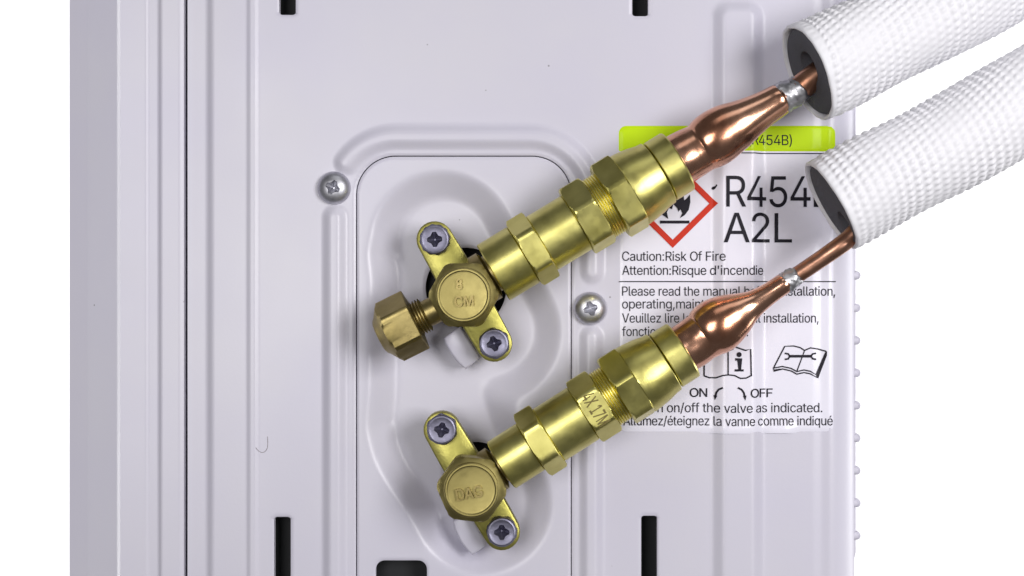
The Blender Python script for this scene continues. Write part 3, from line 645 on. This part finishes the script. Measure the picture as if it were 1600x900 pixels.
# ------------------------------------------------------------------ refrigerant lines: brass coupling, copper reducer, pipe
def refrigerant_line(start, end, g, pipe_pts, joint, label):
    A = Pt(*start, 80); B = Pt(*end, 80); d = unit(B - A); k = (D - 80) / D
    root = empty('refrigerant_line', (A[0], A[1], 20), label, 'pipe coupling', 'couplings between the valves and the insulated pipes')
    n = 96
    def c(t, r): return (t * k, np.full(n, r * k))
    def hx(t0, t1, R, off, c0, c1): return hexrings(t0 * k, t1 * k, R * k, off, n, c0 * k, c1 * k, 1.9, 1.6)
    # swivel nut: plain skirt + hexagon
    r1, R1, r2, R2, rt, R3, r3a, r3b, r4 = g['r']
    o1, o2, o3 = g['off']
    rr = [c(6, r1 - 9), c(0.4, r1 - 8), c(0, r1 - 2), c(1.6, r1), c(54, r1), c(55.5, r1 - 2.2)] + hx(56, 88, R1, o1, R1 - 7, R1 - 5) + [c(88.5, r2 - 6)]
    link_mesh('swivel_nut', *rings(A, d, rr, n), BRASS, root, sharp=26)
    rr = [c(86, r2 - 9), c(88.2, r2 - 1.5), c(90, r2), c(151, r2), c(152.2, r2 - 1.6)] + hx(152.6, 191, R2, o2, R2 - 6, R2 - 6) + [c(191.5, rt - 8)]
    link_mesh('coupling_body', *rings(A, d, rr, n), BRASS, root, sharp=26)
    rr = [c(188, rt - 6)]
    for i in range(7): rr += [c(191 + i * 4.1, rt - 2.4), c(192.4 + i * 4.1, rt), c(193.8 + i * 4.1, rt)]
    rr.append(c(221, rt - 4.2))
    link_mesh('thread', *rings(A, d, rr, n), BRASS_THREAD, root, sharp=50)
    rr = [c(222, rt - 5), c(212.6, rt - 1)] + hx(213, 248, R3, o3, R3 - 7, R3 - 5) + [c(248.6, r3a), c(252, r3a), c(262, r3a - .8), c(278, (r3a + r3b) / 2 + .6), c(292, r3b + .8), c(301, r3b), c(302.2, r3b - 1.6), c(302.6, r3b - 7)]
    link_mesh('union_nut', *rings(A, d, rr, n), BRASS, root, sharp=26)
    rr = [c(303, r4 - 7), c(304.2, r4 - 1.5), c(305.4, r4), c(335, r4), c(337.2, r4 - 1.4), c(338, r4 - 4), c(337, r4 - 9)]
    link_mesh('end_ring', *rings(A, d, rr, n), BRASS, root, sharp=26)
    # copper reducer, solder joint, pipe: rows are (x, y, height, radius), y as seen
    def path(rows, step):
        P = np.array([[*Pt(x, y, h), r * (D - h) / D] for x, y, h, r in rows]); return spline(P, step)
    q = path(pipe_pts[0], 4)
    v, f = sweep(q[:, :3], q[:, 3], 64, bump=lambda s, th: -.9 * np.cos(2 * th + .2) * np.sin(s / 42) + .3 * np.sin(3 * th + 1) * np.sin(s / 27 + 1))
    link_mesh('copper_reducer', v, f, COPPER, root, sharp=45)
    q = path(pipe_pts[1], 3)
    rs = random.Random(3); ph = [rs.uniform(0, 6) for _ in range(4)]
    bmp = lambda s, th: 0.8 * np.sin(3 * th + s * .3 + ph[0]) + .6 * np.sin(5 * th - s * .8 + ph[1]) + .6 * np.sin(8 * th + s * 1.1 + ph[2])
    v, f = sweep(q[:, :3], q[:, 3], 48, bump=bmp)
    link_mesh('solder_joint', v, f, SOLDER, root, sharp=60)
    q = path(pipe_pts[2], 4)
    v, f = sweep(q[:, :3], q[:, 3], 40)
    link_mesh('copper_pipe', v, f, COPPER_OLD, root)
    return root, A, d, k

up_pts = [
    [(1050, 257, 80, 40), (1062, 249.5, 80, 41), (1078, 240.5, 80, 40), (1090, 234, 81, 38.5), (1096, 230.5, 81, 38.5), (1103, 226, 82, 41), (1116, 217, 83, 43), (1132, 206, 84, 42), (1150, 196, 86, 38.5), (1168, 185.5, 88, 33.5), (1190, 172.5, 91, 29), (1206, 163, 93, 27), (1220, 154.5, 95, 25.5), (1224, 152, 95, 20)],
    [(1214, 157.5, 95, 22), (1222, 153.5, 95, 24.5), (1233, 148, 97, 23.4), (1244, 142.5, 99, 22.2), (1253, 136, 101, 21.2), (1256, 133.5, 102, 18)],
    [(1214, 157, 95, 17), (1238, 145, 98, 20), (1254, 134.5, 101, 20.5), (1268, 123, 104, 20), (1290, 108, 105, 20), (1340, 80, 103, 19)]]
l1, A1, d1, kk = refrigerant_line((770.5, 426.5), (1059, 252),
    dict(r=(50.5, 60, 48.5, 61.5, 52, 68, 61, 53.5, 51.5), off=(4, 16, 16)), up_pts, None,
    'upper brass coupling joined to a thick copper pipe crossing the lime band')
lo_pts = [
    [(1060, 551, 80, 37), (1071, 544, 80, 38), (1084, 535.5, 80, 38), (1094, 528, 81, 37.5), (1100, 524, 81, 38.5), (1109, 517, 82, 42), (1122, 508, 83, 43), (1137, 498.5, 84, 40), (1152, 489.5, 86, 34), (1166, 481, 88, 26.5), (1178, 474, 90, 21.5), (1190, 466.5, 92, 19), (1206, 456, 94, 17.5), (1226, 442.5, 96, 17.2), (1229, 440.5, 96, 14)],
    [(1222, 445, 96, 15), (1227, 442, 96, 17.6), (1234, 437.5, 97, 16.4), (1243, 431.5, 98, 15.2), (1248, 428, 99, 12)],
    [(1220, 446, 96, 12), (1245, 430, 98, 13), (1285, 403, 102, 13.5), (1312, 384, 106, 14), (1326, 373, 106, 14), (1338, 360, 106, 14), (1352, 340, 104, 14), (1400, 300, 100, 14)]]
l2, A2, d2, kk = refrigerant_line((783, 727), (1068, 546),
    dict(r=(42.5, 58, 47.5, 56.5, 47.5, 64, 58, 51, 48.5), off=(-2, -1, 16)), lo_pts, None,
    'lower brass coupling with stamped characters, joined to a thin copper pipe')
# stamped characters on the middle hexagon of the lower coupling
e2 = frame(d2)[2]; e1 = frame(d2)[1]; apo = 56.5 * kk * math.cos(math.pi / 6)
def on_flat(v): return A2 + d2 * (172 * kk + v[1]) + e2 * v[0] + e1 * (apo + v[2])
raised_text('4X 17M', (0, 0), 52, 20, 0, -2, .45, mat('stamped_brass', (.16, .13, .05), .5, 1.0)[0], l2, 'stamping', lambda v: on_flat((v[0], -v[1], v[2])))

# ------------------------------------------------------------------ insulation sleeves
def sleeve(pts, R, core, label, seed):
    P = np.array([Pt(*p) for p in pts]); q = spline(P, 2.3)
    k = (D - 110) / D; R = R * k
    root = empty('pipe_insulation', tuple(P[0]), label, 'pipe insulation', 'white insulation sleeves on the pipes')
    n = 336; na = 42
    rs = random.Random(seed); pa, pb = rs.uniform(0, 6), rs.uniform(0, 6)
    def bump(s, th):
        ax = .5 + .5 * np.cos(2 * math.pi * s / 14.0 + 2 * th)
        bd = .5 + .5 * np.cos(na * th + 2 * math.pi * s / 46.0)
        w = ax ** .9 * (.12 + .88 * bd ** .9)
        fade = min(1, s / 12)
        amp = .8 + .22 * np.sin(s / 19 + 2 * th + pa) + .18 * np.sin(s / 47 - 3 * th + pb)
        return fade * amp * (3.6 * w - 1.4) + 1.7 * np.sin(s / 43 + pa + np.sin(th * 2)) + .8 * np.sin(th * 4 + s / 60 + pb) + (1 - fade) * (.35 * np.sin(th * 17 + pb) + .5 * np.sin(th * 7 + pa))
    v, f = sweep(q, [R] * len(q), n, False, True, bump)
    # rolled mouth: outer film folds in over the foam
    d, e1, e2 = frame(q[1] - q[0]); th = np.arange(n) * 2 * math.pi / n
    V = [v]; F = list(f); base = len(v)
    prev = 0
    ring0 = R + bump(0, th)
    for t, dr in ((-2.2, -1.2), (-3.2, -3.2), (-2.4, -5.2), (0.5, -6.4), (8, -6.6)):
        V.append(q[0] + d * t + np.outer((ring0 + dr) * np.cos(th), e1) + np.outer((ring0 + dr) * np.sin(th), e2))
        for i in range(n):
            j = (i + 1) % n; F.append((prev + j, prev + i, base + i, base + j))
        prev = base; base += n
    link_mesh('outer_jacket', np.concatenate(V), F, JACKET, root, sharp=None)
    # dark foam ring with the bore the pipe runs through
    r_out = R - 7.2; cr, ox, oy = core
    V = []; F = []; m = 64; th = np.arange(m) * 2 * math.pi / m
    rows = [(3.0, r_out, 0), (1.2, r_out - 1.5, 0), (.8, r_out * .75, .35), (.9, cr + 3, 1), (2.5, cr, 1), (40, cr - 2, 1), (60, cr - 2, 1)]
    for t, r, w in rows:
        cpt = q[0] + d * t + (e1 * ox + e2 * oy) * w
        V.append(cpt + np.outer(r * np.cos(th), e1) + np.outer(r * np.sin(th), e2))
    for kx in range(len(rows) - 1):
        for i in range(m):
            j = (i + 1) % m; F.append((kx * m + i, kx * m + j, (kx + 1) * m + j, (kx + 1) * m + i))
    F.append(tuple((len(rows) - 1) * m + i for i in range(m)))
    link_mesh('foam_core', np.concatenate(V), F, FOAM, root, sharp=50)
    return root
s1_ = sleeve([(1263, 113, 112), (1301, 97, 107), (1418, 38, 92), (1566, -39, 74), (1720, -118, 56), (2000, -255, 20)], 78, (25, 4, -6),
    'upper white knurled foam sleeve, at the top right corner over the thicker copper pipe', 3)
s2_ = sleeve([(1300, 321, 112), (1372, 281, 112), (1490, 221, 108), (1638, 133, 100), (1760, 54, 90), (2050, -120, 60)], 76, (22, 6, 34),
    'lower white knurled foam sleeve, its mouth over the sticker and the thin copper pipe', 8)

# ------------------------------------------------------------------ warning sticker
lab = empty('warning_label', (1136, 676, 0), 'white warning sticker with a lime top band, red flame diamond and black print', 'sticker')
BRK = [1113 + 17 * i / 5 for i in range(6)] + [1175 + 17 * i / 5 for i in range(6)] + [1292, 1299, 1306]
def h_lab(x, y):                                         # the film bridges the rib and its lower edge has come loose there
    return h_panel(x, y) + 1.0 + 4.5 * ss(650, 677, y) * (ss(1085, 1120, x) * (1 - ss(1150, 1180, x)) * .6 + ss(1185, 1205, x) * (1 - ss(1225, 1250, x)))
relief('sticker_sheet', steps(966.5, 1306, 5, BRK), steps(196, 677, 5), h_lab, STICKER, lab,
       keep=lambda x, y: rrect(x, y, 966.5, 1306, 196.5, 676.5, 12), depth=.9, lip=.01)
relief('lime_band', steps(966.5, 1306, 5, BRK), steps(196, 239, 3), lambda x, y: h_lab(x, y) + .7, LIME, lab,
       keep=lambda x, y: np.maximum(rrect(x, y, 966.5, 1306, 196.5, 676.5, 12), y - 239), depth=.5, lip=.01)

def flat_print(name, co, fs, material, lift=2.1):
    """print that follows the relief: cut along the rib's bends, then laid on the sheet"""
    bm = bmesh.new(); vs_ = [bm.verts.new((p[0], p[1], 0)) for p in co]
    for f in fs:
        try: bm.faces.new([vs_[i] for i in f])
        except ValueError: pass
    x0, x1 = co[:, 0].min(), co[:, 0].max(); y0_, y1_ = co[:, 1].min(), co[:, 1].max()
    cuts = [(b, 0) for b in BRK + [1085 + 5 * i for i in range(34)]] + ([(x0 + i * 12, 0) for i in range(1, int((x1 - x0) / 12) + 1)]) 
    for b, _ in cuts:
        if x0 < b < x1:
            bmesh.ops.bisect_plane(bm, geom=bm.verts[:] + bm.edges[:] + bm.faces[:], plane_co=(b, 0, 0), plane_no=(1, 0, 0), dist=1e-4)
    for i in range(1, int((y1_ - y0_) / 20) + 1):
        bmesh.ops.bisect_plane(bm, geom=bm.verts[:] + bm.edges[:] + bm.faces[:], plane_co=(0, y0_ + i * 20, 0), plane_no=(0, 1, 0), dist=1e-4)
    bm.verts.ensure_lookup_table(); bm.verts.index_update()
    p = np.array([v.co[:] for v in bm.verts]); faces = [tuple(v.index for v in f.verts) for f in bm.faces]; bm.free()
    z = h_lab(p[:, 0], p[:, 1]) + lift - 1.0
    return link_mesh(name, np.stack([p[:, 0], p[:, 1], z], 1), faces, material, lab, smooth=False, recalc=False)

def line(s, x0, x1, base, cap, bold=0.0):
    co, fs = text_mesh(s, 1.0, bold, .91 if len(s) < 9 else .95)
    x = x0 + (co[:, 0] - co[:, 0].min()) / (co[:, 0].max() - co[:, 0].min()) * (x1 - x0)
    y = base - co[:, 1] * cap / CAP
    return flat_print('lettering', np.stack([x, y], 1), fs, INK)
line('(R454B)', 1167, 1237, 227, 16)
line('R454B', 1133, 1301, 323.5, 48)
line('A2L', 1129, 1237, 379, 46)
line('Caution:Risk Of Fire', 972, 1132, 407.5, 14.5)
line("Attention:Risque d'incendie", 972, 1192, 429.5, 14.5)
line('Please read the manual before installation,', 972, 1305, 462, 14.5)
line('operating,maintenance.', 972, 1166, 482, 14.5)
line('Veuillez lire le manuel avant installation,', 972, 1279, 504, 14.5)
line('fonctionnement,entretien.', 972, 1167, 525, 14.5)
line('ON', 1077.5, 1105, 620, 13.5, .008)
line('OFF', 1171, 1207, 620.5, 13.5, .008)
line('Turn on/off the valve as indicated.', 998, 1285, 644, 14.5)
line('Allumez/éteignez la vanne comme indiqué', 974, 1301, 664.5, 14.5)

def strip(pts, w, closed=False):
    P = np.array(pts, float); n = len(P); L = []; R_ = []
    for i in range(n):
        a = P[(i - 1) % n] if (closed or i) else P[i]; b = P[(i + 1) % n] if (closed or i < n - 1) else P[i]
        t = unit(b - a); nr = np.array([-t[1], t[0]])
        if closed or 0 < i < n - 1:
            t1_ = unit(P[i] - a); n1 = np.array([-t1_[1], t1_[0]]); s = 1 / max(.5, nr.dot(n1))
        else: s = 1
        L.append(P[i] + nr * w / 2 * s); R_.append(P[i] - nr * w / 2 * s)
    co = np.array(L + R_); m = n if closed else n - 1
    return co, [(i, (i + 1) % n, n + (i + 1) % n, n + i) for i in range(m)]
def join(*parts):
    co = []; fs = []; b = 0
    for c, f in parts: co.append(np.asarray(c, float)); fs += [tuple(i + b for i in q) for q in f]; b += len(c)
    return np.concatenate(co), fs
def poly(pts): return np.array(pts, float), [tuple(range(len(pts)))]
flat_print('rule', *strip([(967, 240), (1306, 240)], 1.6), INK)
flat_print('rule', *strip([(967, 440), (1306, 440)], 1.6), INK)
flat_print('hazard_diamond', *strip([(1051, 255), (1114.5, 318), (1051, 381), (987.5, 318)], 9, True), RED)
# flame over a bar
fl = [(1044, 342), (1034, 335), (1030, 326), (1033, 316), (1040, 308), (1043, 298), (1041, 288), (1050, 293), (1055, 302), (1055, 310), (1060, 305), (1061, 299),
      (1068, 306), (1069, 313), (1072, 311), (1078, 304), (1078.5, 316), (1076, 328), (1070, 336), (1062, 341), (1066, 333), (1063, 327), (1060, 331), (1058, 325),
      (1052, 319), (1050, 327), (1045, 325), (1042, 332)]
def earclip(pts):
    return np.array(pts, float), [tuple(t) for t in tessellate_polygon([[Vector((p[0], p[1], 0)) for p in pts]])]
flat_print('pictogram', *join(earclip(fl), strip([(1031, 347), (1077, 347)], 4.6)), INK)
# open book with the letter i
bk = [strip([(1100, 587), (1108, 590), (1118, 590), (1128, 586), (1136, 585), (1146, 586), (1155, 590.5), (1164, 590), (1172, 586)], 2.2),
      strip([(1136, 585), (1136, 548), (1144, 545)], 2.0), strip([(1172, 587), (1171, 545), (1163, 547), (1154, 544), (1146, 541)], 2.2),
      strip([(1100, 587), (1100.5, 548), (1110, 546), (1122, 543), (1136, 548)], 2.2),
      strip([(1147, 561), (1154, 561), (1154, 577.5)], 4.2), strip([(1146, 578), (1160, 578)], 3.4), poly([(1153 + 4 * math.cos(a), 553.5 + 4 * math.sin(a)) for a in np.linspace(0, 2 * math.pi, 14)[:-1]])]
flat_print('pictogram', *join(*bk), INK)
# open book with a spanner
b2 = [strip([(1208.5, 575), (1226, 541), (1240, 540.5), (1250, 543), (1257, 547.5), (1266, 543.5), (1277, 545), (1291, 549)], 2.0),
      strip([(1208.5, 575), (1222, 572.5), (1236, 575.5), (1245, 580.5), (1256, 578), (1266, 580), (1276, 586), (1291, 549)], 2.0),
      strip([(1257, 547.5), (1245, 580)], 1.7), strip([(1208.5, 575), (1209, 579), (1223, 576.5), (1236, 579.5), (1245, 584.5), (1256, 582), (1266, 584), (1277, 590), (1291, 555), (1291, 549)], 2.0),
      strip([(1276, 586), (1277, 590)], 1.6),
      strip([(1233, 556.5), (1268, 556.5)], 4.2), strip([(1226, 552), (1231.5, 553), (1234, 556.5), (1231.5, 560.5), (1226, 561.5)], 2.6), strip([(1275, 552), (1269.5, 553), (1267, 556.5), (1269.5, 560.5), (1275, 561.5)], 2.6)]
flat_print('pictogram', *join(*b2), INK)
ar = [strip([(1128, 605), (1122, 608), (1118.5, 613), (1117.3, 619)], 2.8), poly([(1114.4, 617), (1120, 618), (1116.3, 625)])]
flat_print('arrow', *join(*ar), INK)
ar = [strip([(1151, 605), (1157, 608), (1160.5, 613), (1161.7, 619)], 2.8), poly([(1159, 618), (1164.6, 617), (1162.8, 625)])]
flat_print('arrow', *join(*ar), INK)

flat_print('scuff', *join(earclip([(1111, 295), (1113, 292), (1117, 291), (1119, 288), (1120, 290), (1117, 295), (1114, 297)])), INK)
# a hair stuck to the paint
pts = [(418, 682), (418.5, 693), (417, 702), (411, 707), (405, 705), (400, 699)]
hp = spline([[x, y, float(h_panel(np.array([x], float), np.array([y], float))[0]) + .5] for x, y in pts], 2)
hr = link_mesh('hair', *sweep(hp, [.38] * len(hp), 6), mat('hair', (.28, .25, .25), .5)[0])
hr['label'] = 'thin curled hair stuck on the pale panel, left of the recessed plate'; hr['category'] = 'hair'
